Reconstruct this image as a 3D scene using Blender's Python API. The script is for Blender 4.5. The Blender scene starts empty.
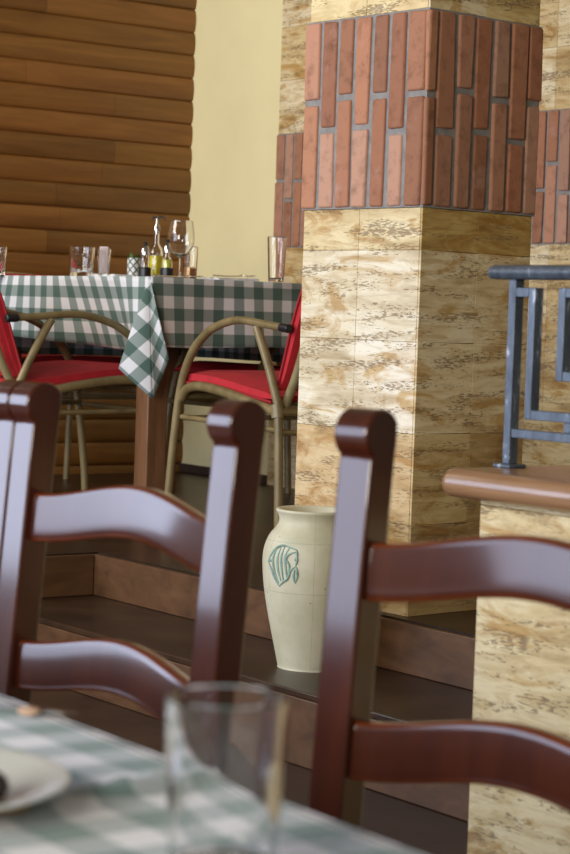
import bpy, math, random
from mathutils import Vector, Matrix
random.seed(7)
R = math.radians
sc = bpy.context.scene
col = sc.collection

# ------------------------------------------------------------ camera, light, exposure
EYE = 1.09
cam = bpy.data.objects.new('camera', bpy.data.cameras.new('camera')); col.objects.link(cam)
cam.data.sensor_fit = 'VERTICAL'; cam.data.sensor_height = 36; cam.data.sensor_width = 24; cam.data.lens = 85
cam.data.clip_start = .05; cam.data.clip_end = 60
cam.matrix_world = Matrix.Translation((0, 0, EYE)) @ Matrix.Rotation(R(90 - 3.12), 4, 'X') @ Matrix.Rotation(R(1.94), 4, 'Z')
cam.data.dof.use_dof = True; cam.data.dof.focus_distance = 4.7; cam.data.dof.aperture_fstop = 9.0
sc.camera = cam
sc.view_settings.view_transform = 'Standard'; sc.view_settings.look = 'None'
sc.view_settings.gamma = 1; sc.view_settings.use_curve_mapping = False
sc.view_settings.exposure = 0.0

world = bpy.data.worlds.new('interior_ambient'); sc.world = world; world.use_nodes = True
bg = world.node_tree.nodes['Background']; bg.inputs[0].default_value = (1.0, .86, .66, 1); bg.inputs[1].default_value = .16

def area(name, loc, target, sx, sy, power, color):
    l = bpy.data.lights.new(name, 'AREA'); l.shape = 'RECTANGLE'; l.size = sx; l.size_y = sy; l.energy = power; l.color = color
    o = bpy.data.objects.new(name, l); col.objects.link(o); o.location = loc
    o.rotation_euler = (Vector(target) - Vector(loc)).to_track_quat('-Z', 'Y').to_euler(); return o
area('window_daylight_side', (-3.9, 2.6, 1.55), (0, 3.2, 1.25), 3.6, 1.9, 150, (.66, .76, 1.0))
area('window_daylight_rear', (-2.6, -1.6, 2.1), (.1, 4.6, 1.2), 2.6, 1.8, 235, (1.0, .95, .86))
area('cream_wall_fill', (-2.9, 5.0, 2.5), (-.2, 8.1, 1.7), 1.6, 1.1, 66, (1.0, .97, .88))  # added fill lamp to brighten the cream wall; no known window there

# ------------------------------------------------------------ materials
def mat(name):
    m = bpy.data.materials.new(name); m.use_nodes = True
    nt = m.node_tree; return m, nt, nt.nodes['Principled BSDF']
def N(nt, t, **kw):
    n = nt.nodes.new(t)
    for k, v in kw.items():
        if k[0] == '_': n.inputs[int(k[1:])].default_value = v
        else: setattr(n, k, v)
    return n
def coords(nt, scale, kind='Object', rot=(0, 0, 0)):
    t = N(nt, 'ShaderNodeTexCoord'); mp = N(nt, 'ShaderNodeMapping')
    nt.links.new(t.outputs[kind], mp.inputs[0]); mp.inputs['Scale'].default_value = scale; mp.inputs['Rotation'].default_value = rot
    return mp.outputs[0]
def noise(nt, vec, scale, detail=4, rough=.55, dist=0):
    n = N(nt, 'ShaderNodeTexNoise'); nt.links.new(vec, n.inputs['Vector'])
    n.inputs['Scale'].default_value = scale; n.inputs['Detail'].default_value = detail
    n.inputs['Roughness'].default_value = rough; n.inputs['Distortion'].default_value = dist
    return n.outputs[0]
def ramp(nt, fac, stops):
    r = N(nt, 'ShaderNodeValToRGB'); nt.links.new(fac, r.inputs[0]); e = r.color_ramp.elements
    while len(e) < len(stops): e.new(.5)
    for el, (p, c) in zip(e, stops):
        el.position = p; el.color = (*c, 1) if len(c) == 3 else c
    return r.outputs[0]
def mix(nt, fac, a, b, mode='MIX'):
    m = N(nt, 'ShaderNodeMix', data_type='RGBA', blend_type=mode)
    for i, v in ((0, fac), (6, a), (7, b)):
        if hasattr(v, 'links') or hasattr(v, 'is_linked') : nt.links.new(v, m.inputs[i])
        elif i == 0: m.inputs[0].default_value = v
        else: m.inputs[i].default_value = (*v, 1) if len(v) == 3 else v
    return m.outputs[2]
def bump(nt, h, bs, strength=.3, dist=.003):
    b = N(nt, 'ShaderNodeBump'); b.inputs['Strength'].default_value = strength; b.inputs['Distance'].default_value = dist
    nt.links.new(h, b.inputs['Height']); nt.links.new(b.outputs[0], bs.inputs['Normal'])
def attr(nt, name='tint'):
    a = N(nt, 'ShaderNodeAttribute', attribute_name=name); return a.outputs['Color']
def plain(name, c, rough=.5, metal=0, coat=0, spec=None, var=.0, vs=20, bumps=0, bscale=60):
    m, nt, b = mat(name); b.inputs['Roughness'].default_value = rough; b.inputs['Metallic'].default_value = metal
    b.inputs['Coat Weight'].default_value = coat
    if spec is not None: b.inputs['Specular IOR Level'].default_value = spec
    v = coords(nt, (1, 1, 1)); n = noise(nt, v, vs)
    lo = tuple(x * (1 - var) for x in c); hi = tuple(min(1, x * (1 + var)) for x in c)
    nt.links.new(ramp(nt, n, [(.3, lo), (.7, hi)]), b.inputs['Base Color'])
    if bumps: bump(nt, noise(nt, v, bscale), b, bumps)
    return m
def glass(name, c=(1, 1, 1), rough=.0, ior=1.45):
    m, nt, b = mat(name); b.inputs['Base Color'].default_value = (*c, 1); b.inputs['Roughness'].default_value = rough
    b.inputs['Transmission Weight'].default_value = 1; b.inputs['IOR'].default_value = ior
    return m

def travertine():
    m, nt, b = mat('travertine')
    v = coords(nt, (1, 1, 1)); tint = attr(nt)
    s1 = coords(nt, (2.2, 2.2, 15)); s2 = coords(nt, (7, 7, 60)); s3 = coords(nt, (60, 60, 300)); s4 = coords(nt, (5, 5, 14))
    warp = N(nt, 'ShaderNodeVectorMath', operation='ADD'); nt.links.new(s1, warp.inputs[0])
    wn = N(nt, 'ShaderNodeTexNoise'); nt.links.new(v, wn.inputs['Vector']); wn.inputs['Scale'].default_value = 5
    sc_ = N(nt, 'ShaderNodeVectorMath', operation='SCALE'); nt.links.new(wn.outputs[1], sc_.inputs[0]); sc_.inputs['Scale'].default_value = 1.1
    nt.links.new(sc_.outputs[0], warp.inputs[1])
    n1 = noise(nt, warp.outputs[0], 1.3, 5, .6, .4)
    n2 = noise(nt, s2, 1, 4, .6, .8)
    big = ramp(nt, n1, [(.30, (.58, .47, .30)), (.46, (.88, .80, .64)), (.56, (1, .98, .92)), (.72, (.76, .62, .40))])
    c = mix(nt, .9, tint, big, 'MULTIPLY')
    fine = ramp(nt, n2, [(.33, (.66, .56, .42)), (.52, (1, 1, 1)), (.8, (1.0, .97, .9))])
    c = mix(nt, .65, c, fine, 'MULTIPLY')
    blot = ramp(nt, noise(nt, s4, 1, 5, .65, 1.0), [(.52, (0, 0, 0)), (.62, (1, 1, 1))])
    c = mix(nt, blot, c, mix(nt, 1, c, (.72, .56, .34), 'MULTIPLY'))
    pit0 = noise(nt, s3, 1, 3, .6, .5); zone = noise(nt, s1, 2.2, 3)
    pm = N(nt, 'ShaderNodeMath', operation='MULTIPLY'); nt.links.new(pit0, pm.inputs[0]); nt.links.new(zone, pm.inputs[1])
    pit = ramp(nt, pm.outputs[0], [(.300, (0, 0, 0)), (.345, (.8, .8, .8))])
    c = mix(nt, pit, c, (.23, .145, .07))
    nt.links.new(c, b.inputs['Base Color']); b.inputs['Roughness'].default_value = .5
    inv = N(nt, 'ShaderNodeInvert'); nt.links.new(pit, inv.inputs[1]); bump(nt, inv.outputs[0], b, .5, .003)
    return m
def brick_mat():
    m, nt, b = mat('brick_clay'); v = coords(nt, (1, 1, 1)); tint = attr(nt)
    n = noise(nt, v, 28, 6, .65)
    c = mix(nt, .75, tint, ramp(nt, n, [(.3, (.5, .45, .4)), (.5, (.95, .95, .95)), (.75, (1.0, .95, .92))]), 'MULTIPLY')
    pale = ramp(nt, noise(nt, v, 9, 4, .7), [(.6, (0, 0, 0)), (.75, (.35, .35, .35))])
    c = mix(nt, pale, c, (.55, .36, .30))
    nt.links.new(c, b.inputs['Base Color']); b.inputs['Roughness'].default_value = .8; bump(nt, n, b, .5, .004); return m
def wood(name, dark, light, rough=.4, scale=(3, 40, 40), coat=0, use_tint=False, bmp=.1, spec=None):
    m, nt, b = mat(name); v = coords(nt, scale)
    n = noise(nt, v, 1, 5, .6, .6)
    c = ramp(nt, n, [(.3, dark), (.7, light)])
    if use_tint: c = mix(nt, 1, c, attr(nt), 'MULTIPLY')
    nt.links.new(c, b.inputs['Base Color']); b.inputs['Roughness'].default_value = rough; b.inputs['Coat Weight'].default_value = coat
    b.inputs['Coat Roughness'].default_value = .12
    if spec is not None: b.inputs['Specular IOR Level'].default_value = spec
    bump(nt, n, b, bmp, .002); return m
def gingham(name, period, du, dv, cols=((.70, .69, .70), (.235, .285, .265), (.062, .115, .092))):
    m, nt, b = mat(name); t = N(nt, 'ShaderNodeTexCoord'); sx = N(nt, 'ShaderNodeSeparateXYZ'); nt.links.new(t.outputs['UV'], sx.inputs[0])
    masks = []
    for ax, d in ((0, du), (1, dv)):
        a = N(nt, 'ShaderNodeMath', operation='ADD', _1=d); nt.links.new(sx.outputs[ax], a.inputs[0])
        q = N(nt, 'ShaderNodeMath', operation='MULTIPLY', _1=2 * math.pi / period); nt.links.new(a.outputs[0], q.inputs[0])
        c = N(nt, 'ShaderNodeMath', operation='COSINE'); nt.links.new(q.outputs[0], c.inputs[0])
        r = N(nt, 'ShaderNodeMath', operation='MULTIPLY_ADD', _1=-9, _2=.5, use_clamp=True); nt.links.new(c.outputs[0], r.inputs[0])
        masks.append(r.outputs[0])
    s = N(nt, 'ShaderNodeMath', operation='ADD'); nt.links.new(masks[0], s.inputs[0]); nt.links.new(masks[1], s.inputs[1])
    h = N(nt, 'ShaderNodeMath', operation='MULTIPLY', _1=.5); nt.links.new(s.outputs[0], h.inputs[0])
    c = ramp(nt, h.outputs[0], [(0, cols[0]), (.5, cols[1]), (1, cols[2])])
    wv = coords(nt, (900, 900, 900), 'UV')
    ck = noise(nt, wv, 1, 1)
    c = mix(nt, .35, c, ramp(nt, ck, [(.3, (.75, .75, .75)), (.7, (1, 1, 1))]), 'MULTIPLY')
    nt.links.new(c, b.inputs['Base Color']); b.inputs['Roughness'].default_value = .85; b.inputs['Sheen Weight'].default_value = .2
    return m
def tile_floor():
    m, nt, b = mat('dark_floor_tile'); v = coords(nt, (1, 1, 1))
    br = N(nt, 'ShaderNodeTexBrick'); nt.links.new(v, br.inputs['Vector']); br.inputs['Scale'].default_value = 1
    br.offset = 0; br.inputs['Brick Width'].default_value = .33; br.inputs['Row Height'].default_value = .33; br.inputs['Mortar Size'].default_value = .003
    br.inputs['Color1'].default_value = (.052, .028, .016, 1); br.inputs['Color2'].default_value = (.040, .022, .012, 1); br.inputs['Mortar'].default_value = (.025, .016, .01, 1)
    n = noise(nt, v, 7, 6, .65)
    c = mix(nt, .8, br.outputs[0], ramp(nt, n, [(.3, (.45, .42, .4)), (.7, (1.5, 1.4, 1.3))]), 'MULTIPLY')
    nt.links.new(c, b.inputs['Base Color']); b.inputs['Roughness'].default_value = .33; bump(nt, n, b, .12, .004); b.inputs['Specular IOR Level'].default_value = .3; return m
def vase_mat():
    m, nt, b = mat('glazed_clay'); t = N(nt, 'ShaderNodeTexCoord'); sx = N(nt, 'ShaderNodeSeparateXYZ'); nt.links.new(t.outputs['Object'], sx.inputs[0])
    v = coords(nt, (1, 1, 1)); n = noise(nt, v, 9, 5, .6)
    c = ramp(nt, n, [(.3, (.50, .47, .30)), (.55, (.62, .57, .40)), (.75, (.68, .63, .48))])
    g = ramp(nt, noise(nt, coords(nt, (5, 5, 12)), 1, 5, .7), [(.55, (0, 0, 0)), (.72, (.6, .6, .6))])
    c = mix(nt, g, c, (.40, .44, .31))
    at = N(nt, 'ShaderNodeMath', operation='ARCTAN2'); nt.links.new(sx.outputs[1], at.inputs[0]); nt.links.new(sx.outputs[0], at.inputs[1])
    lines = None
    for src, val, w in ((sx.outputs[2], .177, .0011), (sx.outputs[2], .288, .0009), (at.outputs[0], -1.56, .008), (at.outputs[0], -2.62, .008), (at.outputs[0], -.5, .008)):
        s = N(nt, 'ShaderNodeMath', operation='SUBTRACT', _1=val); nt.links.new(src, s.inputs[0])
        a = N(nt, 'ShaderNodeMath', operation='ABSOLUTE'); nt.links.new(s.outputs[0], a.inputs[0])
        l = N(nt, 'ShaderNodeMath', operation='LESS_THAN', _1=w); nt.links.new(a.outputs[0], l.inputs[0])
        if lines is None: lines = l.outputs[0]
        else:
            mx = N(nt, 'ShaderNodeMath', operation='MAXIMUM'); nt.links.new(lines, mx.inputs[0]); nt.links.new(l.outputs[0], mx.inputs[1]); lines = mx.outputs[0]
    f = N(nt, 'ShaderNodeMath', operation='MULTIPLY', _1=.3); nt.links.new(lines, f.inputs[0])
    c = mix(nt, f.outputs[0], c, (.25, .22, .12))
    sp = ramp(nt, noise(nt, v, 60, 2), [(.73, (0, 0, 0)), (.76, (.7, .7, .7))])
    c = mix(nt, sp, c, (.2, .16, .1))
    nt.links.new(c, b.inputs['Base Color']); b.inputs['Roughness'].default_value = .5; return m
def iron_mat():
    m, nt, b = mat('brushed_blue_grey_iron'); v = coords(nt, (45, 45, 14), rot=(.5, .5, 0))
    n = noise(nt, v, 1, 4, .7, .4)
    nt.links.new(ramp(nt, n, [(.3, (.045, .056, .075)), (.6, (.10, .125, .16)), (.68, (.42, .46, .52))]), b.inputs['Base Color'])
    b.inputs['Roughness'].default_value = .42; b.inputs['Metallic'].default_value = .25; return m
def cane_mat(name, c1, c2, ringed=False):
    m, nt, b = mat(name); v = coords(nt, (14, 14, 9)); n = noise(nt, v, 1, 5, .65)
    c = ramp(nt, n, [(.3, c1), (.68, c2)])
    nt.links.new(c, b.inputs['Base Color']); b.inputs['Roughness'].default_value = .38; bump(nt, n, b, .2, .002); return m
def lattice_mat():
    m, nt, b = mat('lattice_pot'); t = N(nt, 'ShaderNodeTexCoord'); sx = N(nt, 'ShaderNodeSeparateXYZ'); nt.links.new(t.outputs['UV'], sx.inputs[0])
    out = None
    for op in ('ADD', 'SUBTRACT'):
        a = N(nt, 'ShaderNodeMath', operation=op); nt.links.new(sx.outputs[0], a.inputs[0]); nt.links.new(sx.outputs[1], a.inputs[1])
        s = N(nt, 'ShaderNodeMath', operation='MULTIPLY', _1=18.85); nt.links.new(a.outputs[0], s.inputs[0])
        c = N(nt, 'ShaderNodeMath', operation='COSINE'); nt.links.new(s.outputs[0], c.inputs[0])
        g = N(nt, 'ShaderNodeMath', operation='GREATER_THAN', _1=.72); nt.links.new(c.outputs[0], g.inputs[0])
        if out is None: out = g.outputs[0]
        else:
            mx = N(nt, 'ShaderNodeMath', operation='MAXIMUM'); nt.links.new(out, mx.inputs[0]); nt.links.new(g.outputs[0], mx.inputs[1]); out = mx.outputs[0]
    nt.links.new(mix(nt, out, (.62, .62, .58), (.04, .06, .06)), b.inputs['Base Color']); b.inputs['Roughness'].default_value = .3; return m

M = dict(
    trav=travertine(), brick=brick_mat(), tile=tile_floor(), vase=vase_mat(), iron=iron_mat(), lattice=lattice_mat(),
    mortar=plain('grey_mortar', (.24, .225, .21), .9, var=.2, vs=40, bumps=.4),
    grout=plain('dark_joint', (.30, .21, .11), .9),
    plaster=plain('cream_plaster', (.80, .70, .39), .75, var=.05, vs=2.5, bumps=.06, bscale=90),
    log=wood('varnished_log_siding', (.135, .052, .009), (.225, .094, .018), .42, (2.2, 30, 30), use_tint=True),
    riser=wood('brown_riser_board', (.065, .028, .010), (.135, .062, .024), .45, (5, 9, 22)),
    skirting=plain('dark_skirting', (.05, .03, .02), .5),
    cap=wood('varnished_oak_cap', (.25, .125, .055), (.37, .20, .10), .32, (5, 40, 60), coat=.5),
    mahog=wood('mahogany_lacquer', (.036, .0075, .004), (.062, .014, .006), .3, (25, 25, 4), coat=.9, spec=.15, use_tint=True, bmp=.03),
    tleg=wood('table_wood', (.13, .055, .022), (.22, .10, .045), .45, (30, 30, 4)),
    cane=cane_mat('olive_cane', (.125, .09, .034), (.26, .19, .085)),
    wrap=cane_mat('cane_binding', (.18, .14, .06), (.34, .27, .14)),
    red=plain('red_canvas', (.43, .010, .018), .8, var=.12, vs=30, bumps=.15, bscale=200),
    redpipe=plain('red_piping', (.34, .01, .016), .8),
    black=plain('black_plastic', (.012, .012, .014), .35),
    steel=plain('polished_steel', (.62, .62, .62), .18, 1),
    clear=glass('clear_glass'), oil=plain('olive_oil', (.80, .66, .02), .15), amber=glass('amber_drink', (.9, .62, .3), 0, 1.4),
    vinegar=plain('pale_oil', (.62, .62, .06), .15), pink=plain('pink_paper', (.62, .50, .48), .8),
    leaf=plain('green_leaf', (.06, .13, .03), .6), soil=plain('soil', (.03, .02, .012), .9),
    china=plain('white_china', (.70, .71, .66), .25, coat=.5), choc=plain('chocolate', (.022, .009, .006), .45, var=.3, vs=60, bumps=.5),
    sauce=plain('brown_sauce', (.40, .22, .09), .35), bread=plain('bread_crust', (.42, .28, .19), .8, var=.3, vs=50),
    linen=plain('white_linen', (.70, .69, .68), .85), relief=plain('green_glaze', (.27, .40, .33), .45, var=.25, vs=60),
    handle=plain('brown_handle', (.22, .10, .04), .5),
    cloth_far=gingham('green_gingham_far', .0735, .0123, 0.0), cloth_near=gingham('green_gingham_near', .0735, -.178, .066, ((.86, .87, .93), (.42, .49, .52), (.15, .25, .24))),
)

# ------------------------------------------------------------ mesh helpers
class MB:
    def __init__(s): s.v = []; s.f = []; s.t = []; s.uv = None
    def add(s, vs, fs, tint=(1, 1, 1)):
        k = len(s.v); s.v += [tuple(p) for p in vs]; s.f += [tuple(i + k for i in f) for f in fs]
        s.t += [tint(i) if callable(tint) else tint for i in range(len(fs))]; return s
    def box(s, x0, x1, y0, y1, z0, z1, tint=(1, 1, 1)):
        return s.add([(x0, y0, z0), (x1, y0, z0), (x1, y1, z0), (x0, y1, z0), (x0, y0, z1), (x1, y0, z1), (x1, y1, z1), (x0, y1, z1)],
                     [(0, 3, 2, 1), (4, 5, 6, 7), (0, 1, 5, 4), (1, 2, 6, 5), (2, 3, 7, 6), (3, 0, 4, 7)], tint)
    def tube(s, pts, r, seg=12, tint=(1, 1, 1), smooth=4, flat=1.0):
        P = spline(pts, smooth) if smooth else [Vector(p) for p in pts]
        n = len(P); rr = r if callable(r) else (lambda t: r)
        vs = []; up = None
        for i, p in enumerate(P):
            d = (P[min(i + 1, n - 1)] - P[max(i - 1, 0)]).normalized()
            if up is None: up = d.orthogonal().normalized()
            up = (up - d * up.dot(d)).normalized(); w = d.cross(up); q = rr(i / (n - 1))
            for k in range(seg):
                a = 2 * math.pi * k / seg; vs.append(p + up * math.cos(a) * q + w * math.sin(a) * q * flat)
        fs = [(i * seg + k, i * seg + (k + 1) % seg, (i + 1) * seg + (k + 1) % seg, (i + 1) * seg + k) for i in range(n - 1) for k in range(seg)]
        fs += [tuple(range(seg - 1, -1, -1)), tuple((n - 1) * seg + k for k in range(seg))]
        return s.add(vs, fs, tint)
    def lathe(s, prof, seg=32, c=(0, 0, 0), tint=(1, 1, 1)):
        vs = []; n = len(prof)
        for r, z in prof:
            for k in range(seg):
                a = 2 * math.pi * k / seg; vs.append((c[0] + r * math.cos(a), c[1] + r * math.sin(a), c[2] + z))
        fs = [(i * seg + k, i * seg + (k + 1) % seg, (i + 1) * seg + (k + 1) % seg, (i + 1) * seg + k) for i in range(n - 1) for k in range(seg)]
        fs += [tuple(range(seg - 1, -1, -1)), tuple((n - 1) * seg + k for k in range(seg))]
        return s.add(vs, fs, tint)
    def prism(s, poly, x0, x1, tint=(1, 1, 1)):       # polygon in (y, z) extruded along x
        n = len(poly)
        vs = [(x0, y, z) for y, z in poly] + [(x1, y, z) for y, z in poly]
        fs = [(i, i + n, (i + 1) % n + n, (i + 1) % n) for i in range(n)] + [tuple(range(n)), tuple(range(2 * n - 1, n - 1, -1))]
        return s.add(vs, fs, tint)
    def build(s, name, m, parent=None, bevel=0, angle=35, loc=None, rz=0, segs=2, sub=0, fixn=True):
        me = bpy.data.meshes.new(name); me.from_pydata(s.v, [], s.f)
        if fixn:
            import bmesh
            b = bmesh.new(); b.from_mesh(me); bmesh.ops.recalc_face_normals(b, faces=b.faces); b.to_mesh(me); b.free()
        a = me.attributes.new('tint', 'FLOAT_COLOR', 'FACE')
        for i, t in enumerate(s.t): a.data[i].color = (*t, 1)
        if s.uv:
            u = me.uv_layers.new(name='UVMap')
            for lp in me.loops: u.data[lp.index].uv = s.uv[lp.vertex_index]
        me.materials.append(m); me.shade_smooth()
        if angle: me.set_sharp_from_angle(angle=R(angle))
        o = bpy.data.objects.new(name, me); col.objects.link(o)
        if parent: o.parent = parent
        if loc: o.location = loc
        if rz: o.rotation_euler.z = rz
        if bevel:
            b = o.modifiers.new('bevel', 'BEVEL'); b.width = bevel; b.segments = segs; b.limit_method = 'ANGLE'; b.angle_limit = R(40)
        if sub: q = o.modifiers.new('sub', 'SUBSURF'); q.levels = q.render_levels = sub
        return o
def spline(pts, k=4):
    P = [Vector(p) for p in pts]
    if len(P) < 3 or k <= 1: return P
    out = []
    for i in range(len(P) - 1):
        a = P[i - 1] if i else P[0] * 2 - P[1]; b = P[i]; c = P[i + 1]; d = P[i + 2] if i + 2 < len(P) else P[-1] * 2 - P[-2]
        for j in range(k):
            t = j / k; out.append(.5 * ((2 * b) + (-a + c) * t + (2 * a - 5 * b + 4 * c - d) * t * t + (-a + 3 * b - 3 * c + d) * t ** 3))
    out.append(P[-1]); return out
def tag(o, label=None, cat=None, group=None, kind=None):
    for k, v in (('label', label), ('category', cat), ('group', group), ('kind', kind)):
        if v: o[k] = v
    return o
def thing(name, label, cat, loc=(0, 0, 0), rz=0, group=None):
    o = bpy.data.objects.new(name, None); col.objects.link(o); o.empty_display_size = .1
    o.location = loc; o.rotation_euler.z = rz; return tag(o, label, cat, group)
def copy_tree(o, parent=None):
    c = o.copy(); col.objects.link(c)
    if parent: c.parent = parent
    for ch in list(o.children): copy_tree(ch, c)
    return c

# ------------------------------------------------------------ the room's frame of reference
A = R(36.46)                                   # room axes against the view
PLAT, T1, T2 = .445, .332, .18                  # heights of the upper floor and the two treads
V = Vector((math.cos(A), math.sin(A), 0)); U = Vector((-math.sin(A), math.cos(A), 0))
O0 = Vector((-.49, 5.373, 0))                   # inner corner of the top step
def room(v, u, z=0): return O0 + V * v + U * u + Vector((0, 0, z))
def place(o): o.location = O0; o.rotation_euler.z = A; return o       # local x = V, y = U

# floors
place(tag(MB().box(-6, 3.4, -6, 3.6, -.1, 0).build('floor', M['tile']), kind='structure'))
f = MB().box(0, 3.4, -2.9, 3.0, 0, PLAT); f.box(-2.2, 0, 0, 3.0, 0, PLAT)
place(tag(f.build('floor_platform', M['tile']), kind='structure'))
# stairs
st = thing('staircase', 'three low brown steps with dark tiled treads rising to the upper floor', 'stairs', O0, A)
S_END = -2.286
MB().box(-.345, -.002, S_END, -.002, T1 - .014, T1).build('tread', M['tile'], st, bevel=.003)
MB().box(-.68, -.331, S_END, -.002, T2 - .014, T2).build('tread', M['tile'], st, bevel=.006)
for x, z0, z1, x2 in ((-.0, T1, PLAT - .004, .0), (-.33, T2, T1 - .014, 0), (-.665, 0, T2 - .014, 0)):
    MB().box(x - .018, x - .001, S_END, -.002, z0 + .0005, z1).build('riser', M['riser'], st, bevel=.002)
MB().box(-1.3, -.02, -.016, -.001, T1 + .0005, PLAT - .004).build('side_riser', M['riser'], st, bevel=.002)
MB().box(-.33, -.0, S_END, -.002, 0, T1 - .015).box(-.66, -.331, S_END, -.002, 0, T2 - .015).build('step_core', M['grout'], st)

# tiled stone facing: the wall plane is local xz, outward = -y
def stone(mb, x0, x1, z0, z1, tw, th, tintf, y=0, t=.012, zbase=None, off=0):
    zb = z0 if zbase is None else zbase; g = .0003
    j = 0; z = zb
    while z < z1 - 1e-4:
        a, b = max(z, z0), min(z + th, z1); i = 0; x = x0 - (off * (j % 2))
        while x < x1 - 1e-4:
            p, q = max(x, x0), min(x + tw, x1)
            if q - p > .004 and b - a > .004:
                mb.box(p + g, q - g, y - t, y, a + g, b - g, tintf(i, j))
            x += tw; i += 1
        z += th; j += 1
BR = [(.47, .205, .11), (.52, .25, .15), (.43, .175, .09), (.50, .225, .12), (.54, .29, .19), (.39, .165, .085)]
def bricks(mb, x0, x1, z0, z1, n, y, t=.012, ph=0, tone=1):
    w = (x1 - x0) / n
    for i in range(n):
        s = z0 + (z1 - z0) * (.585 if (i + ph) % 2 == 0 else .40) + random.uniform(-.01, .01)
        a = x0 + i * w + (.0055 if i else .0); b = x0 + (i + 1) * w - (.0055 if i < n - 1 else 0)
        for za, zb in ((z0 + .002, s - .005), (s + .005, z1 - .002)):
            c = random.choice(BR); k = random.uniform(.72, .98) * tone
            e = lambda: random.uniform(-.003, .003)
            vs = []
            for yy in (y - t + e() * .6, y):
                vs += [(a + e(), yy, za + abs(e())), (b + e(), yy, za + abs(e())), (b + e(), yy, zb - abs(e())), (a + e(), yy, zb - abs(e()))]
            mb.add(vs, [(0, 1, 2, 3), (7, 6, 5, 4), (4, 5, 1, 0), (5, 6, 2, 1), (6, 7, 3, 2), (7, 4, 0, 3)], tuple(q * k for q in c))

# ---- walls. corner of log wall and plaster wall
CW = Vector((-.425, 8.24, 0))
def wallframe(o, rz): o.location = CW; o.rotation_euler.z = rz; return o
# back wall: local x = -U direction (towards the right and the camera), outward = -V
RB = A - R(90)
wb = MB().box(0, 4.6, 0, .15, 0, 3.2).build('wall_back', M['plaster']); wallframe(tag(wb, kind='structure'), RB)
wallframe(tag(MB().box(.004, .633, -.014, -.001, PLAT, PLAT + .035).build('baseboard_back', M['skirting'], bevel=.003), kind='structure'), RB)
cl = MB(); random.seed(3)
def tint_back(i, j):
    c = random.choice([(.72, .58, .34), (.78, .66, .44), (.66, .51, .28), (.80, .70, .50)]); return c
stone(cl, .637, 4.5, PLAT, 1.352, .3, .2, tint_back, 0, .02)
stone(cl, .637, 4.5, 1.782, 3.15, .3, .2, tint_back, 0, .02)
clo = wallframe(tag(cl.build('wall_back_stone', M['trav'], bevel=.0008, segs=1), kind='structure'), RB)
bb = MB(); bricks(bb, .633, 4.5, 1.352, 1.782, 68, -.014, .014)
bo = bb.build('brick_band', M['brick'], clo, bevel=.003)
MB().box(.636, 4.5, -.021, 0, 1.352, 1.782).build('mortar_bed', M['mortar'], clo)
# log wall: local x = -V direction ... outward = -U
RL = A
lg = MB(); random.seed(11)
pitch = .092; z = PLAT - .06
while z < 3.1:
    cuts = [0]; x = random.uniform(.25, 1.1)
    while x < 4.2: cuts.append(x); x += random.uniform(.9, 1.9)
    cuts.append(4.3)
    for a, b in zip(cuts, cuts[1:]):
        k = random.uniform(.74, 1.18); tn = (k, k * random.uniform(.94, 1.04), k * random.uniform(.85, 1.05))
        n = 10; vs = []
        for X in (-a + 0, -b + .0012):
            for q in range(n + 1):
                th = math.pi * q / n; vs.append((X, -.004 - .015 * math.sin(th) ** .8, z + pitch * (.5 - .5 * math.cos(th)) * .995))
        fs = [(q, q + 1, q + 1 + n + 1, q + n + 1) for q in range(n)] + [tuple(range(n + 1)), tuple(range(2 * n + 1, n, -1))]
        lg.add(vs, fs, tn)
    z += pitch
wl = wallframe(tag(lg.build('wall_left', M['log'], angle=50), kind='structure'), RL)
MB().box(-4.3, .15, -.004, .15, 0, 3.2).build('wall_core', M['log'], wl)

# ---- column
COL = Vector((.2815, 4.378, 0)); CT = R(41)
cw, cd = .387, .35
# left face: local x along column left direction; build the column in a frame with origin at corner, x = right face direction, y = left face direction
col_o = thing('stone_column', 'square travertine clad column with a band of upright red bricks', 'column', COL, CT)
# axis check: x axis -> (sinCT.., ) right receding, y axis -> left receding
trv = MB(); random.seed(5)
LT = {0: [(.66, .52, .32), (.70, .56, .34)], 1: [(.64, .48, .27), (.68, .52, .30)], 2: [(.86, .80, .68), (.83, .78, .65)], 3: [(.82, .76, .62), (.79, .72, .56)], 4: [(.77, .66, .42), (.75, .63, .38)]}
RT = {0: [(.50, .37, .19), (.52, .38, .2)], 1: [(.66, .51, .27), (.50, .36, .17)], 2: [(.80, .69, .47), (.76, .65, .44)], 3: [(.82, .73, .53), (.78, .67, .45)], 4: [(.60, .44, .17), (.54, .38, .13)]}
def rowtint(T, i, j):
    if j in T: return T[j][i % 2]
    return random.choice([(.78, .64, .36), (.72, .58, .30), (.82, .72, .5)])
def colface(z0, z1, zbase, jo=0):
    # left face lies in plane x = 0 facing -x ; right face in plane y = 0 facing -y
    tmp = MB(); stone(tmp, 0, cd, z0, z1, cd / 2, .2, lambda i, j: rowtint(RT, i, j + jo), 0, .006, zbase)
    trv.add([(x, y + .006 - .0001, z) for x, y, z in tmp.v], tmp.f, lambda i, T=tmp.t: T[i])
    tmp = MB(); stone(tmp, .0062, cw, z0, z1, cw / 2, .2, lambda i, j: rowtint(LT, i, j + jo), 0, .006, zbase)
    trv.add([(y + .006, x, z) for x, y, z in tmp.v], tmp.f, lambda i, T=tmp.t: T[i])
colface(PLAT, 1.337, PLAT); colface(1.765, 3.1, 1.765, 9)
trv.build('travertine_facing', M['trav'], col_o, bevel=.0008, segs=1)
MB().box(.0061, cd, .0061, cw, PLAT, 3.1).build('column_core', M['grout'], col_o)
MB().box(-.003, cd + .005, -.003, cw + .005, 1.3375, 1.7645).build('mortar_bed', M['mortar'], col_o)
random.seed(21)
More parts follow.
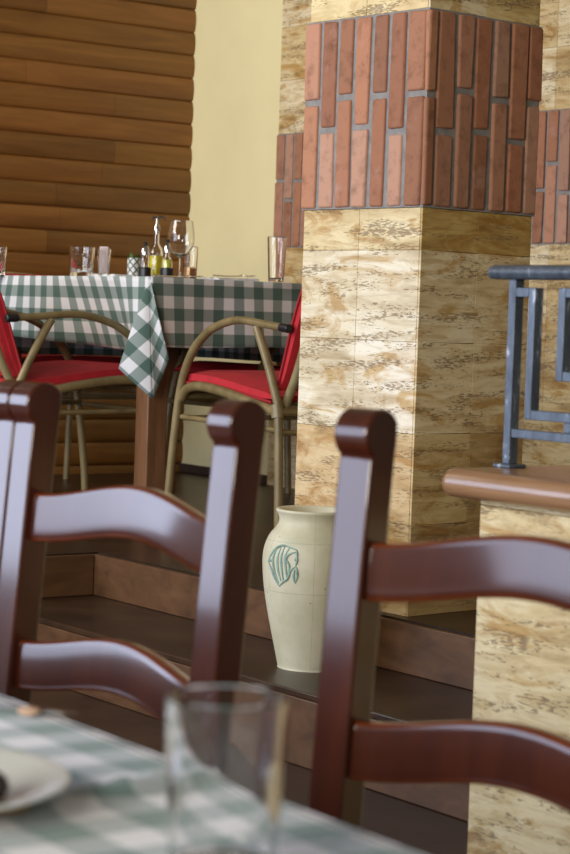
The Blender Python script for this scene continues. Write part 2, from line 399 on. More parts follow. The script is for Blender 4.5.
bk = MB(); tmp = MB(); bricks(tmp, -.008, .020, 1.3375, 1.7645, 1, 0, .012, 0); bricks(tmp, .0265, .3065, 1.3375, 1.7645, 5, 0, .012, 1); bricks(tmp, .3125, cd + .006, 1.3375, 1.7645, 1, 0, .012, 0)
bk.add([(x, y + .0035, z) for x, y, z in tmp.v], tmp.f, lambda i, T=tmp.t: T[i])
tmp = MB(); bricks(tmp, .004, cw + .008, 1.3375, 1.7645, 7, 0, .012, 0)
bk.add([(y + .0035, x, z) for x, y, z in tmp.v], tmp.f, lambda i, T=tmp.t: T[i])
bk.build('brick_band', M['brick'], col_o, bevel=.005, segs=3)

# ---- low parapet wall with wooden cap
PZ = .820
par = thing('parapet_wall', 'low travertine faced wall with a rounded varnished wood cap right of the steps', 'low wall', room(-.70, -2.288), A - R(90))
# local x = -U (right, towards camera), local y = V (into the platform)
random.seed(9)
pt = MB(); stone(pt, 0, 1.5, 0, PZ, .5, .405, lambda i, j: random.choice([(.84, .73, .48), (.80, .69, .44), (.86, .77, .54)]), .012, .012)
for X in (0,):
    tmp = MB(); stone(tmp, .0125, .69, 0, PZ, .35, .405, lambda i, j: (.78, .70, .5), 0, .012)
    pt.add([(y + .012, x, z) for x, y, z in tmp.v], tmp.f, lambda i, T=tmp.t: T[i])
pt.build('travertine_facing', M['trav'], par, bevel=.001, segs=1)
MB().box(.0121, 1.5, .0121, .69, 0, PZ).build('wall_core', M['grout'], par)
# bullnose cap
n = 10; hh = .0225; prof = []
for k in range(n + 1):
    a = math.pi / 2 + math.pi * k / n; prof.append((.035 + .022 * math.cos(a) - .062, PZ + hh + hh * math.sin(a)))
prof = prof + [(.70, PZ), (.70, PZ + 2 * hh)]
cp = MB().prism(prof[::-1], -.046, 1.52)
cp.build('wooden_cap', M['cap'], par, bevel=.016, segs=4)

# ---- iron railing on the cap (local frame as the parapet; x to the right)
rl = thing('iron_railing', 'blue grey wrought iron railing with a square meander pattern on the low wall', 'railing', room(-.70, -2.288, PZ + 2 * hh), A - R(90))
ry = .075; RZ = 1.170 - PZ - 2 * hh; LOW = .920 - PZ - 2 * hh; TOP = 1.141 - PZ - 2 * hh; BOT = .951 - PZ - 2 * hh
def railpost(x):
    MB().box(x - .019, x + .019, ry - .019, ry + .019, 0, .006).build('base_plate', M['iron'], rl, bevel=.002)
    MB().box(x - .008, x + .008, ry - .009, ry + .009, .006, RZ - .008).build('post', M['iron'], rl, bevel=.0012)
railpost(-.018); railpost(1.05)
q_ = [(.026, .001), (.022, .010), (.012, .0135), (-.012, .0135), (-.022, .010), (-.026, .001), (-.020, -.009), (.020, -.009)]
MB().prism([(ry + a, RZ + b) for a, b in q_], -.062, 1.5).build('handrail', M['iron'], rl, bevel=.004, segs=3)
MB().box(-.009, 1.041, ry - .008, ry + .008, LOW - .007, LOW + .007).build('lower_bar', M['iron'], rl, bevel=.0012)
def meander(x0):
    t = .0075; q = MB()
    def seg(a0, a1, z0, z1): q.box(x0 + a0, x0 + a1, ry - .009, ry + .009, z0, z1)
    seg(0, .037 - t, TOP - t, TOP + t); seg(.037 - t, .037 + t, BOT - t, TOP + t); seg(.037 + t, .27, BOT - t, BOT + t)
    seg(.118, .118 + 2 * t, LOW + t, BOT - t)
    seg(.255, .27, BOT + t, TOP + t); seg(.103 + t, .255, TOP - t, TOP + t)
    seg(.103 - t, .103 + t, BOT + .055, TOP + t); seg(.103 + t, .20, BOT + .055, BOT + .055 + 2 * t); seg(.20 - 2 * t, .20, BOT + .055 + 2 * t, TOP - .05)
    return q
meander(-.010).build('meander', M['iron'], rl, bevel=.0012)
meander(.36).build('meander', M['iron'], rl, bevel=.0012)

# ------------------------------------------------------------ vase
VC = (.071, 4.355, T1)
vs_o = thing('clay_vase', 'tall pale clay vase with a green fish relief standing on the step', 'vase', VC, 0)
prof = [(.0, 0), (.065, 0), (.070, .004), (.078, .04), (.089, .09), (.099, .14), (.1055, .18), (.1095, .22), (.110, .25), (.106, .275), (.097, .297), (.084, .314),
        (.0775, .326), (.077, .337), (.081, .347), (.084, .352), (.083, .356), (.079, .357), (.073, .354), (.0685, .344), (.069, .325), (.085, .30), (.10, .26), (.095, .18), (.066, .02), (0, .018)]
pp = [p for p in spline([(a, b, 0) for a, b in prof], 3)]
MB().lathe([(max(p.x, .0005), p.y) for p in pp], 56).build('vase_body', M['vase'], vs_o, angle=70).scale.z = .967
def vr(z):
    for (r0, z0), (r1, z1) in zip(prof[1:11], prof[2:12]):
        if z0 <= z <= z1: return r0 + (r1 - r0) * (z - z0) / (z1 - z0)
    return .1
def onvase(px, py, off=.0005):          # fish drawing units: 0..200 across, 0..270 down
    x = -.098 + px * .00031; z = .274 - py * .00033; r = vr(z / .967) + off
    x = max(-r * .985, x); return (x, -math.sqrt(r * r - x * x), z)
fb = MB()
strokes = [[(5, 120), (25, 70), (60, 25), (110, 5), (195, 25)], [(195, 25), (200, 60), (185, 95)], [(60, 30), (38, 90), (45, 160), (80, 250)],
           [(88, 18), (66, 90), (74, 170), (95, 235)], [(112, 12), (92, 80), (98, 160), (112, 235)], [(150, 10), (118, 70), (126, 150), (138, 225)],
           [(190, 40), (150, 55), (125, 90), (150, 130), (140, 200)], [(5, 120), (30, 170), (50, 215), (85, 270)], [(85, 270), (110, 240), (140, 215), (160, 160), (190, 130)],
           [(190, 130), (200, 90), (195, 40)], [(185, 150), (180, 200), (192, 240)], [(192, 240), (205, 190), (200, 150), (190, 130)], [(5, 120), (18, 112), (34, 100)]]
for s_ in strokes: fb.tube([onvase(a, b) for a, b in s_], lambda t: .0014 + .0016 * math.sin(math.pi * t), 6, smooth=5)
fb.build('fish_relief', M['relief'], vs_o, angle=60)

# ------------------------------------------------------------ cloth helper
def grid_surface(mb, rows):      # rows of (point, uv)
    n = len(rows[0]); k = len(mb.v)
    for r_ in rows:
        for p, uv in r_: mb.v.append(tuple(p)); mb.uv.append(uv)
    for i in range(len(rows) - 1):
        for j in range(n - 1):
            mb.f.append((k + i * n + j, k + i * n + j + 1, k + (i + 1) * n + j + 1, k + (i + 1) * n + j)); mb.t.append((1, 1, 1))

# ------------------------------------------------------------ far table
TC = Vector((-.416, 6.0, PLAT))
TW, TL, TZ = .80, 1.10, .748
ft = thing('dining_table', 'square legged wooden table under the checked cloth on the upper floor', 'table', TC, A)
MB().box(.01, TW - .01, .01, TL - .01, TZ - .035, TZ - .001).build('tabletop', M['tleg'], ft, bevel=.004)
for x in (.02, TW - .09):
    for y in (.02, TL - .09): MB().box(x, x + .07, y, y + .07, 0, TZ - .036).build('leg', M['tleg'], ft, bevel=.004)
MB().box(.09, TW - .09, .035, .055, TZ - .12, TZ - .036).build('apron', M['tleg'], ft)
MB().box(.09, TW - .09, TL - .055, TL - .035, TZ - .12, TZ - .036).build('apron', M['tleg'], ft)
ftc = MB(); ftc.uv = []
z0 = TZ + .003
NX, NY = 24, 32
grid_surface(ftc, [[((TW * i / NX, TL * j / NY, z0), (TW * i / NX, TL * j / NY)) for i in range(NX + 1)] for j in range(NY + 1)])
def side(p0, p1, out, uvf, length, push, n=60, m=14):
    p0 = Vector(p0); p1 = Vector(p1); out = Vector(out); rows = []
    for j in range(m + 1):
        s_ = j / m; row = []
        for i in range(n + 1):
            t = i / n; d = push(t, s_); L = length(t)
            zz = z0 - L * s_; o_ = d
            row.append(((*(p0.lerp(p1, t) + out * o_).xy, zz), uvf(t, L * s_)))
        rows.append(row)
    grid_surface(ftc, rows)
side((0, 0, 0), (TW, 0, 0), (0, -1, 0), lambda t, d: (TW * t, -d), lambda t: .205 + .004 * math.sin(t * 9), lambda t, s: .006 + .008 * s * math.sin(t * 17) + .012 * s)
def push_left(t, s):
    d = t * TL; w = math.exp(-((d - .33) / .25) ** 2)
    return .004 + .010 * s * math.sin(d * 24) - .085 * w * s ** 1.0 + .02 * s * (1 - w)
side((0, 0, 0), (0, TL, 0), (-1, 0, 0), lambda t, d: (-d, TL * t), lambda t: .235 - .05 * t, push_left)
side((0, TL, 0), (TW, TL, 0), (0, 1, 0), lambda t, d: (TW * t, TL + d), lambda t: .265, lambda t, s: .006 + .01 * s * math.sin(t * 15) + .01 * s)
side((TW, 0, 0), (TW, TL, 0), (1, 0, 0), lambda t, d: (TW + d, TL * t), lambda t: .26, lambda t, s: .006 + .012 * s * math.sin(t * 19) + .01 * s)
# hanging corner: apex at the table corner, fans into two folds
def drape(L, Mi, Rr, apex, uvL, uvM, uvR):
    rows = []
    for a, b, ua, ub, bow in ((L, Mi, uvL, uvM, 1), (Mi, Rr, uvM, uvR, -1)):
        rows = []
        for j in range(17):
            s_ = j / 16; row = []
            for i in range(11):
                t = i / 10; e = Vector(a).lerp(Vector(b), t); p = Vector(apex).lerp(e, s_)
                p += Vector((-.6, -.8, 0)) * (.016 * math.sin(math.pi * t) * bow * s_ * .7 + .02 * math.sin(math.pi * s_))
                row.append((tuple(p), ((ua[0] + (ub[0] - ua[0]) * t) * s_, (ua[1] + (ub[1] - ua[1]) * t) * s_)))
            rows.append(row)
        grid_surface(ftc, rows)
DR = dict(L=(-.072, .045, TZ - .272), Mi=(.002, -.035, TZ - .360), Rr=(.036, -.062, TZ - .238))
drape(DR['L'], DR['Mi'], DR['Rr'], (0, 0, z0), (-.26, -.133), (-.26, -.26), (-.125, -.26))
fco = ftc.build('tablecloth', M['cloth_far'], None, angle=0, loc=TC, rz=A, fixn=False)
tag(fco, 'green and white checked cloth hanging off the table on the upper floor', 'tablecloth')
sd = fco.modifiers.new('thick', 'SOLIDIFY'); sd.thickness = .0012; sd.offset = 0

# ------------------------------------------------------------ cane armchair
def make_armchair():
    root = thing('cane_armchair', 'x', 'armchair', (0, 0, PLAT), 0, 'red cushioned cane armchairs')
    W = .245
    def side_pts(pts, s): return [(s * W, y, z) for y, z in pts]
    arm = [(-.276, .616), (-.19, .623), (-.08, .632), (-.02, .628), (.05, .611), (.10, .588), (.16, .542), (.205, .472), (.228, .40), (.245, .304), (.262, .18), (.271, .097), (.276, .0)]
    strut = [(-.150, .615), (-.205, .521), (-.25, .43), (-.262, .39), (-.272, .257), (-.285, 0)]
    rail = [(.215, .40), (.18, .43), (.106, .438), (-.02, .425), (-.167, .40), (-.258, .386)]
    for s in (-1, 1):
        a = MB().tube(side_pts(arm, s), lambda t: .0125 if t > .45 else .0125 - .002 * (1 - t / .45), 12, smooth=5).build('arm_rail', M['cane'], root, angle=60)
        MB().tube([(s * W, -.302, .614), (s * W, -.262, .617)], .0125, 12).build('arm_tip', M['black'], a, bevel=.003)
        MB().tube(side_pts(strut, s), .0125, 12, smooth=5).build('rear_leg', M['cane'], root, angle=60)
        MB().tube([(s * W, -.255, .405), (s * W, -.262, .37)], .017, 12).build('binding', M['wrap'], root, angle=60)
        MB().tube(side_pts(rail, s) , .0145, 10, smooth=5).build('seat_rail', M['cane'], root, angle=60)
        MB().tube([(s * (W - .01), .243, .345), (s * (W - .01), -.268, .335)], .008, 8).build('stretcher', M['cane'], root)
        MB().tube([(s * (W - .035), -.245, .40), (s * (W - .035), -.30, .50), (s * (W - .035), -.360, .66), (s * (W - .035), -.395, .755)], .013, 12, smooth=4).build('back_upright', M['wrap'], root, angle=60)
    MB().tube([(-W, .21, .41), (W, .21, .41)], .013, 10).build('seat_rail', M['cane'], root)
    MB().tube([(-W, -.26, .385), (W, -.26, .385)], .013, 10).build('seat_rail', M['cane'], root)
    MB().tube([(-W, .25, .34), (W, .25, .34)], .008, 8).build('stretcher', M['cane'], root)
    MB().tube([(-W, -.27, .33), (W, -.27, .33)], .008, 8).build('stretcher', M['cane'], root)
    MB().tube([(-W + .035, -.395, .755), (-.1, -.398, .767), (.1, -.398, .767), (W - .035, -.395, .755)], .013, 10, smooth=4).build('back_rail', M['wrap'], root, angle=60)
    # cushions
    def pad(path, w, t, nx=12):
        P = spline([(0, y, z) for y, z in path], 4); mb = MB(); n = len(P); vs = []; per = 2 * (nx + 1)
        for i, p in enumerate(P):
            d = (P[min(i + 1, n - 1)] - P[max(i - 1, 0)]).normalized(); nr = Vector((0, -d.z, d.y))
            e = min(i, n - 1 - i) / 2.0; te = t * (.35 + .65 * min(1, e))
            for k in range(nx + 1):
                x = -w + 2 * w * k / nx; q = .45 + .55 * min(1, min(k, nx - k) / 1.6); vs.append((x, p.y + nr.y * te * q, p.z + nr.z * te * q))
            for k in range(nx, -1, -1):
                x = -w + 2 * w * k / nx; q = .45 + .55 * min(1, min(k, nx - k) / 1.6); vs.append((x, p.y - nr.y * te * q, p.z - nr.z * te * q))
        fs = [(i * per + k, i * per + (k + 1) % per, (i + 1) * per + (k + 1) % per, (i + 1) * per + k) for i in range(n - 1) for k in range(per)]
        fs += [tuple(range(per - 1, -1, -1)), tuple((n - 1) * per + k for k in range(per))]
        mb.add(vs, fs); return mb
    sc_ = pad([(.235, .452), (.18, .462), (.05, .456), (-.10, .437), (-.235, .422)], .232, .022).build('seat_cushion', M['red'], root, angle=50)
    bc = pad([(-.238, .445), (-.275, .55), (-.32, .67), (-.355, .75), (-.362, .772)], .225, .021).build('back_cushion', M['red'], root, angle=50)
    for q in (-1, 1): MB().tube([(q * .228, -.233, .455), (q * .228, -.252, .51), (q * .228, -.303, .66), (q * .226, -.352, .768)], .004, 6, smooth=4).build('piping', M['redpipe'], bc, angle=60)
    for q in (-1, 1): MB().tube([(q * .236, .235, .446), (q * .236, .05, .443), (q * .236, -.22, .41)], .004, 6, smooth=4).build('piping', M['redpipe'], sc_, angle=60)
    return root
arm0 = make_armchair()
def tl(x, y, z=0): return TC + V * x + U * y + Vector((0, 0, z))
spots = [((.255, -.39), 0, 'red cushioned cane armchair between the hanging cloth corner and the stone column'),
         ((-.10, .385), -90, 'red cushioned cane armchair at the left edge, its arm against the checked cloth'),
         ((.42, 1.31), 180, 'cane armchair with red cushions behind the table, its back to the log wall'),
         ((.88, .60), 90, 'cane armchair with red cushions behind the table, its back to the cream wall')]
for i, ((x, y), a, lb) in enumerate(spots):
    o = arm0 if i == 0 else copy_tree(arm0)
    o.location = tl(x, y); o.rotation_euler.z = A + R(a); o['label'] = lb

# ------------------------------------------------------------ things on the far table
def far_at(px, depth):             # a spot on the tabletop by its bearing and its distance
    return Vector(((px - 291) / 2016 * depth, depth, PLAT + z0 + .0006))
def taller(t):
    t.scale.z = 1.13; return t
def tumbler(name, label, cat, loc, r0, r1, h, m, wall=.0022, base=.008, group=None, ribs=0):
    t = thing(name, label, cat, loc, 0, group)
    pr = [(.0005, 0), (r0 * .94, 0), (r0, .002), (r1, h - .001), (r1 - wall * .5, h), (r1 - wall, h - .001), (r0 - wall, base + .002), (r0 * .8, base), (.0005, base)]
    mb = MB().lathe(pr, 40)
    if ribs:
        for i, v in enumerate(mb.v):
            rr = math.hypot(v[0], v[1])
            if rr > r0 * .93 and i // 40 in (2, 3): pass
    mb.build('glass_body', m, t, angle=40); return t
def cut_tumbler(label, loc, group=None):
    t = thing('cut_glass', label, 'glass', loc, 0, group)
    r0, r1, h = .036, .041, .083; mb = MB(); seg = 48; vs = []
    zs = [0, .003, .014, .025, .036, .047, .058, .068, h]
    prf = [(r0 + (r1 - r0) * z / h, z, 1 if .01 < z < .065 else 0) for z in zs]
    for j, (r, z, c) in enumerate(prf):
        for k in range(seg):
            a = 2 * math.pi * k / seg; rr = r - (.0022 if c and (k + j * 2) % 4 < 2 else 0); vs.append((rr * math.cos(a), rr * math.sin(a), z))
    for r, z in ((r1 - .003, h), (r0 - .005, .012)):
        for k in range(seg):
            a = 2 * math.pi * k / seg; vs.append((r * math.cos(a), r * math.sin(a), z))
    n = len(zs) + 2
    fs = [(i * seg + k, i * seg + (k + 1) % seg, (i + 1) * seg + (k + 1) % seg, (i + 1) * seg + k) for i in range(n - 1) for k in range(seg)]
    fs += [tuple(range(seg - 1, -1, -1)), tuple((n - 1) * seg + k for k in range(seg))]
    mb.add(vs, fs); mb.build('glass_body', M['clear'], t, angle=15); return t
cut_tumbler('cut glass tumbler at the far left edge of the far table', far_at(-4, 6.72))
cut_tumbler('wide cut glass tumbler left of the glass with a paper napkin', far_at(83, 6.42))
g = tumbler('small_glass', 'narrow glass with a pinkish paper napkin, beside the wide cut tumbler', 'glass', far_at(105, 6.36), .016, .022, .078, M['clear'])
nk = MB().prism([(-.004, .012), (.004, .012), (.008, .084), (-.008, .084)], -.014, .014)
nk.build('paper_napkin', M['pink'], g, bevel=.002)
# pot with a plant
p = thing('plant_pot', 'little white pot with a black lattice pattern and a green plant', 'plant pot', far_at(135, 6.34))
mb = MB().lathe([(.0005, 0), (.019, 0), (.021, .002), (.0215, .054), (.0195, .055), (.0185, .045), (.0005, .045)], 32)
mb.uv = [(math.atan2(v[1], v[0]) / (2 * math.pi) * 2.0, v[2] * 15) for v in mb.v]
mb.build('pot', M['lattice'], p, angle=40)
lf = MB(); random.seed(4)
for k in range(26):
    a = random.uniform(0, 6.28); r = random.uniform(.002, .015); e = Vector((math.cos(a) * r, math.sin(a) * r, .046)); t_ = e + Vector((math.cos(a) * .008, math.sin(a) * .008, random.uniform(.010, .026)))
    w = Vector((-math.sin(a), math.cos(a), 0)) * .004; mid = (e + t_) / 2
    lf.add([e, mid + w + Vector((0, 0, .002)), t_, mid - w], [(0, 1, 2, 3)])
lfo = lf.build('foliage', M['leaf'], p, fixn=False)
# cruets
def cruet(name, label, cat, loc, r, h, neck_r, neck_h, m_liquid, fill, group=None, spout=True, lid=False):
    t = thing(name, label, cat, loc, 0, group)
    prof = [(.0005, .004), (r * .96, .004), (r, .006), (r, h * .72), (r * .85, h * .86), (neck_r, h), (neck_r, h + neck_h), (neck_r - .0018, h + neck_h), (neck_r - .0018, h), (r * .8, h * .84), (r - .002, h * .71), (r - .002, .009), (.0005, .009)]
    MB().lathe(prof, 32).build('bottle', M['clear'], t, angle=40)
    if fill:
        MB().lathe([(.0005, .0095), (r - .0028, .0095), (r - .0028, fill), (.0005, fill)], 32).build('oil', m_liquid, t, angle=40)
    top = h + neck_h
    if spout:
        st_ = MB().lathe([(.0005, top - .006), (neck_r - .003, top - .006), (neck_r - .003, top), (neck_r + .002, top + .001), (neck_r + .002, top + .012), (neck_r * .6, top + .02), (neck_r * .45, top + .034), (.0005, top + .035)], 20).build('pourer', M['steel'], t, angle=40)
        MB().tube([(0, 0, top + .03), (.006, 0, top + .040), (.018, -.002, top + .038), (.026, -.003, top + .030)], lambda u: .0035 - .0015 * u, 8, smooth=4).tube([(0, 0, top + .034), (-.010, 0, top + .038), (-.018, 0, top + .032)], .0025, 8, smooth=3).build('spout_flap', M['black'], st_, angle=60)
    if lid:
        ld = MB().lathe([(.0005, top - .002), (neck_r + .003, top - .002), (neck_r + .003, top + .012), (neck_r * .8, top + .02), (.0005, top + .024)], 24).build('lid', M['steel'], t, angle=40)
        MB().lathe([(.0005, top + .0242), (.006, top + .0245), (.007, top + .030), (.0005, top + .034)], 16).build('knob', M['black'], ld, angle=60)
    MB().lathe([(.0005, 0), (r + .004, 0), (r + .004, .026), (r + .0005, .028), (r + .0005, .0035), (.0005, .0035)] if cat != 'oil bottle' or r < .02 else [(.0005, 0), (r + .002, 0), (r + .002, .003), (.0005, .003)], 28).build('base_cup', M['black'], t, angle=40)
    return t
cruet('salt_jar', 'short glass jar with a steel lid and a black base left of the oil bottle', 'jar', far_at(146, 6.20), .015, .058, .012, .006, None, 0, spout=False, lid=True)
cruet('oil_bottle', 'tall oil bottle with yellow oil and a steel pourer', 'oil bottle', far_at(157, 6.26), .023, .094, .009, .034, M['oil'], .062)
cruet('oil_bottle', 'short oil bottle with greenish oil and black base under the wine glass', 'oil bottle', far_at(168, 6.19), .0165, .060, .009, .012, M['vinegar'], .05, spout=False, lid=True)
# wine glass
w = thing('wine_glass', 'stemmed wine glass with a round bowl beside the oil bottles', 'wine glass', far_at(181, 6.40))
pr_ = [(.0005, 0), (.034, 0), (.034, .0015), (.012, .004), (.0045, .010), (.004, .05), (.006, .062), (.020, .07), (.034, .083), (.0425, .102), (.043, .12), (.040, .145), (.0365, .163), (.0355, .163), (.039, .145), (.042, .12), (.0415, .103), (.033, .085), (.019, .072), (.0005, .067)]
MB().lathe([(max(q.x, .0005), q.y) for q in spline([(a, b, 0) for a, b in pr_], 3)], 40).build('glass_body', M['clear'], w, angle=60)
g = tumbler('water_glass', 'straight glass with an amber drink behind the wine glass', 'glass', far_at(191, 6.62), .022, .025, .100, M['clear'])
MB().lathe([(.0005, .0085), (.0192, .0085), (.0205, .04), (.0005, .04)], 24).build('drink', M['amber'], g, angle=40)
tumbler('water_glass', 'tall empty glass standing alone near the right end of the far table', 'glass', far_at(277, 6.38), .0235, .030, .120, M['clear'])
# napkins and cutlery showing along the edge
def napkin(label, loc, rz):
    mb = MB(); n = 8
    vs = [((i / n - .5) * .15, (j / n - .5) * .11, .0025 + .007 * abs(math.sin(i * 1.9 + j * 1.1)) + .004 * (i == n)) for j in range(n + 1) for i in range(n + 1)]
    vs += [(v[0], v[1], 0) for v in vs]; q = (n + 1) ** 2
    fs = [(j * (n + 1) + i, j * (n + 1) + i + 1, (j + 1) * (n + 1) + i + 1, (j + 1) * (n + 1) + i) for j in range(n) for i in range(n)]
    fs += [tuple(reversed([k + q for k in f_])) for f_ in fs]
    ring = [i for i in range(n + 1)] + [j * (n + 1) + n for j in range(1, n + 1)] + [n * (n + 1) + i for i in range(n - 1, -1, -1)] + [j * (n + 1) for j in range(n - 1, 0, -1)]
    fs += [(ring[k], ring[k] + q, ring[(k + 1) % len(ring)] + q, ring[(k + 1) % len(ring)]) for k in range(len(ring))]
    return tag(mb.add(vs, fs).build('napkin', M['linen'], None, loc=loc, rz=rz), label, 'napkin')
napkin('folded white napkin on the far table under the tall empty glass', far_at(270, 6.40) + U * -.0, A).location = tl(.37, .12, z0 + .0005)
napkin('folded white napkin on the far table in front of the wide cut tumbler', tl(.12, .38, z0 + .0005), A + R(90))
def fork(label, loc, rz):
    t = thing('fork', label, 'fork', loc, rz)
    MB().tube([(-.10, 0, .004), (-.03, 0, .004), (.02, 0, .006), (.035, 0, .009)], lambda u: .0035 - .001 * math.sin(u * 3), 8, smooth=4, flat=.5).build('handle', M['steel'], t, angle=60)
    hd = MB().box(.033, .05, -.011, .011, .007, .009)
    for k in range(4): hd.tube([(.05, -.0095 + k * .0063, .008), (.07, -.0095 + k * .0063, .007), (.088, -.009 + k * .006, .010)], .0013, 6, smooth=3)
    hd.build('tines', M['steel'], t); return t
fk = fork('steel fork lying on the napkin beside the tall empty glass', tl(.37, .09, z0 + .0105), A + R(14))
fork('steel fork on the far table right of the wine glass', tl(.14, .05, z0 + .0005), A + R(10))
for o in list(col.objects):
    if o.type == 'EMPTY' and o.location.y > 6.1 and o.get('category') in ('glass', 'jar', 'oil bottle', 'wine glass', 'plant pot'): taller(o)
# lift the glass clear of the napkin
for o in list(col.objects):
    if o.name.startswith('water_glass') and 'alone' in o.get('label', ''):
        o.location = far_at(277, 6.15); 

# ------------------------------------------------------------ ladder back chairs
def make_chair():
    root = thing('ladder_back_chair', 'x', 'chair', (0, 0, 0), 0, 'mahogany ladder back chairs')
    lean = .085; hw = .2025; D = .0185
    def yc(z): return -lean * max(0, z - .45) + (-.07 * max(0, .45 - z))
    # post outline in (y, z): the rear side up, over the scroll, down the front
    zs = [0, .2, .45, .6, .75, .9, .95]
    back = [(yc(z) - D, z) for z in zs] + [(yc(.97) - D - .001, .97)]
    cy, cz, r = yc(.972) + .0035, .974, .0265
    scroll = [(cy + r * math.cos(a), cz + r * math.sin(a)) for a in [R(d) for d in range(150, -66, -12)]]
    front = [(yc(z) + D, z) for z in (.944, .9, .75, .6, .45, .2, 0)]
    for s in (-1, 1):
        MB().prism(back + scroll + front, s * hw - .0225, s * hw + .0225, lambda i: (1, 1, 1)).build('back_post', M['mahog'], root, bevel=.0035, angle=28, segs=3)
    def slat(zc, h0, hump):
        n = 44; m = 20; vs = []; th = .010
        for i in range(n + 1):
            t = i / n; x = -.183 + .366 * t
            wv = math.cos((t - .5) * 2 * math.pi * .98)            # 1 at the middle, -1 at the ends
            c = zc + hump * (wv * .5); h = h0 * (.5 + .01 * wv)
            yb = yc(zc) - .022 * math.sin(math.pi * t)
            for k in range(m):
                a = 2 * math.pi * k / m; ca, sa = math.cos(a), math.sin(a); e = .32
                vs.append((x, yb + th * math.copysign(abs(ca) ** e, ca) - lean * h * math.copysign(abs(sa) ** e, sa), c + h * math.copysign(abs(sa) ** e, sa)))
        fs = [(i * m + k, i * m + (k + 1) % m, (i + 1) * m + (k + 1) % m, (i + 1) * m + k) for i in range(n) for k in range(m)]
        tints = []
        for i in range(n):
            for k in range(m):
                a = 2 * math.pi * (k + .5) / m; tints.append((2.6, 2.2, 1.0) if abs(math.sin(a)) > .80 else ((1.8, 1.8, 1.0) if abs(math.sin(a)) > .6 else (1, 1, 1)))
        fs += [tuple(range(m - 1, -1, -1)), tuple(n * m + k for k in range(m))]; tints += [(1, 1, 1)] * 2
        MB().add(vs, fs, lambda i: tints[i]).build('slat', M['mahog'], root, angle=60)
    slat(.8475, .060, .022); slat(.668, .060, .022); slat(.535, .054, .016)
    # seat frame, woven look board and front legs
    MB().box(-.21, .21, .02, .40, .425, .455).build('seat', M['mahog'], root, bevel=.012, segs=3)
    for s in (-1, 1):
        MB().box(s * .19 - .02, s * .19 + .02, .355, .395, 0, .424).build('front_leg', M['mahog'], root, bevel=.004)
        MB().box(s * .195 - .011, s * .195 + .011, .0, .354, .20, .235).build('stretcher', M['mahog'], root, bevel=.004)
    MB().box(-.169, .169, .365, .385, .26, .295).build('stretcher', M['mahog'], root, bevel=.004)
    return root
ch = make_chair()
for i, (p, th, lb) in enumerate([((-.210, 2.287), 39, 'mahogany ladder back chair left of centre, seen between both its posts'),
                                 ((.2035, 1.875), 47, 'right hand mahogany ladder back chair, in front of the low stone wall'),
                                 ((-.4945, 2.638), 39, 'mahogany ladder back chair at the left edge, only one post in view')]):
    o = ch if i == 0 else copy_tree(ch)
    o.location = (*p, 0); o.rotation_euler.z = R(90 + th); o['label'] = lb

# ------------------------------------------------------------ near table, local x = along the far edge (to the right, nearer), y = away from camera
NT = Vector((-.242, 1.756, 0)); NA = math.atan2(-.482, .338)
nt_ = thing('dining_table', 'square wooden table in the foreground, hidden under its checked cloth', 'table', NT, NA)
MB().box(-.75, 1.05, -.72, -.012, .712, .744).build('tabletop', M['tleg'], nt_, bevel=.005)
for x in (-.56, .93):
    for y in (-.68, -.10): MB().box(x, x + .06, y, y + .06, 0, .711).build('leg', M['tleg'], nt_, bevel=.004)
nc = MB(); nc.uv = []
def ridge(x, y):
    # a crease that runs across the cloth
    p0 = Vector((.405, -.22)); p1 = Vector((.325, .03)); d = (p1 - p0).normalized(); q = Vector((x, y)) - p0; k = q.dot(d); w = q.x * d.y - q.y * d.x
    return .012 * math.exp(-(w / .008) ** 2) * max(0, math.sin(math.pi * min(1, max(0, k / (p1 - p0).length)))) + .0016 * math.sin(x * 13 + y * 5) * math.sin(y * 17)
nx, ny = 180, 90; rows = []
for j in range(ny + 1):
    y = -.74 + .74 * j / ny
    rows.append([((-.76 + 1.82 * i / nx, y, .7485 + max(0, ridge(-.76 + 1.82 * i / nx, y)) ), (-.76 + 1.82 * i / nx, y)) for i in range(nx + 1)])
grid_surface(nc, rows)
rows = []
for j in range(13):
    s_ = j / 12; L = .24 * s_
    rows.append([((-.76 + 1.82 * i / nx, .006 * math.sin(i * .23) * s_ + .004 + .012 * (1 - (1 - s_) ** 3), .7485 - L + (.0 if j else max(0, ridge(-.76 + 1.82 * i / nx, 0)))), (-.76 + 1.82 * i / nx, L)) for i in range(nx + 1)])
grid_surface(nc, rows)
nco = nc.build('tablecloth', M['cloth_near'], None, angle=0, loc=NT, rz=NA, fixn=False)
tag(nco, 'green and white checked cloth on the blurred table in the foreground', 'tablecloth')
sd = nco.modifiers.new('thick', 'SOLIDIFY'); sd.thickness = .001; sd.offset = 0
TOPZ = .7508
tumbler('water_glass', 'large empty drinking glass in the foreground, out of focus', 'glass', (-.0295, 1.212, TOPZ + .001), .0335, .0375, .108, M['clear'], .0040, .007)
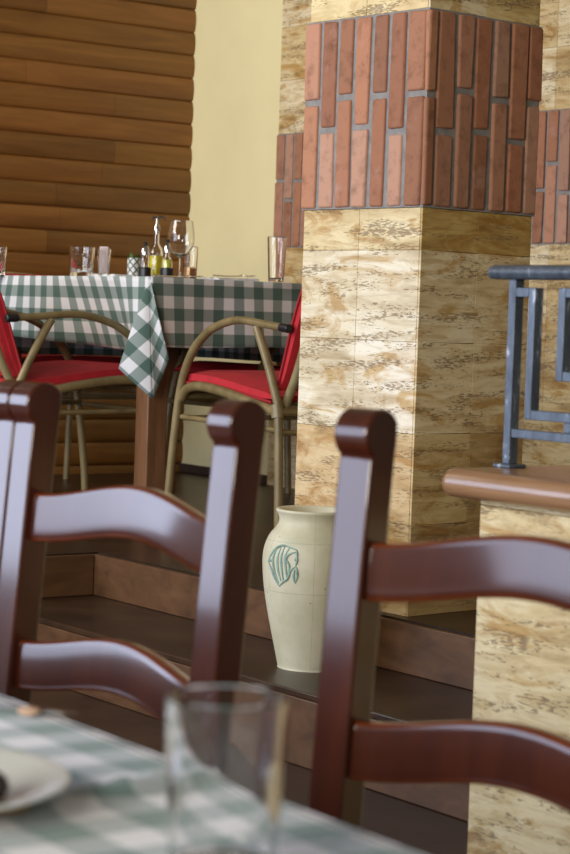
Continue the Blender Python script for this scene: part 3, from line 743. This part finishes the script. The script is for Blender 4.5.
pl = thing('dinner_plate', 'white plate with brown sauce at the lower left corner', 'plate', (-.242, 1.352, TOPZ + .001))
MB().lathe([(.0005, 0), (.055, 0), (.062, .003), (.098, .015), (.104, .0175), (.104, .0195), (.097, .019), (.060, .007), (.0005, .006)], 56).build('plate_body', M['china'], pl, angle=50)
MB().lathe([(.0005, .0062), (.022, .0062), (.024, .0066), (.021, .0085), (.0005, .0095)], 28, (.058, -.030, .001)).build('sauce', M['sauce'], pl, angle=60)
cb = MB()
for (x, y, r) in ((0, 0, .017), (.008, .012, .012), (-.012, .006, .014), (.004, -.010, .013)):
    cb.lathe([(.0005, 0), (r * .75, .002), (r, r * .7), (r * .85, r * 1.2), (r * .4, r * 1.55), (.0005, r * 1.6)], 14, (x, y, 0))
o = tag(cb.build('chocolate_piece', M['choc'], None, angle=70, loc=(-.196, 1.322, TOPZ + .0105)), 'dark chocolate coloured morsel lying on the white plate', 'food')
# knife
kn = thing('table_knife', 'knife with a brown handle at the left edge of the foreground table', 'knife', (-.262, 1.70, TOPZ + .0005), R(-18))
MB().tube([(-.09, 0, .006), (-.04, 0, .006), (.0, 0, .0055)], lambda u: .0065 - .002 * u, 10, smooth=4, flat=.6).build('handle', M['handle'], kn, angle=60)
MB().add([(0, -.005, .002), (.09, -.004, .001), (.10, .004, .001), (0, .006, .002), (0, -.005, .0045), (.09, -.004, .0025), (.10, .004, .0025), (0, .006, .0045)],
         [(0, 3, 2, 1), (4, 5, 6, 7), (0, 1, 5, 4), (1, 2, 6, 5), (2, 3, 7, 6), (3, 0, 4, 7)]).build('blade', M['steel'], kn)
bd = MB().lathe([(.0005, 0), (.012, .001), (.015, .006), (.010, .011), (.0005, .0125)], 12); random.seed(2)
bd.v = [(x * random.uniform(.6, .8), y * random.uniform(.4, .6), z * .6) for x, y, z in bd.v]
tag(bd.build('bread_piece', M['bread'], None, angle=70, loc=(-.205, 1.668, TOPZ + .0005)), 'small piece of bread crust near the left far edge of the foreground table', 'bread')
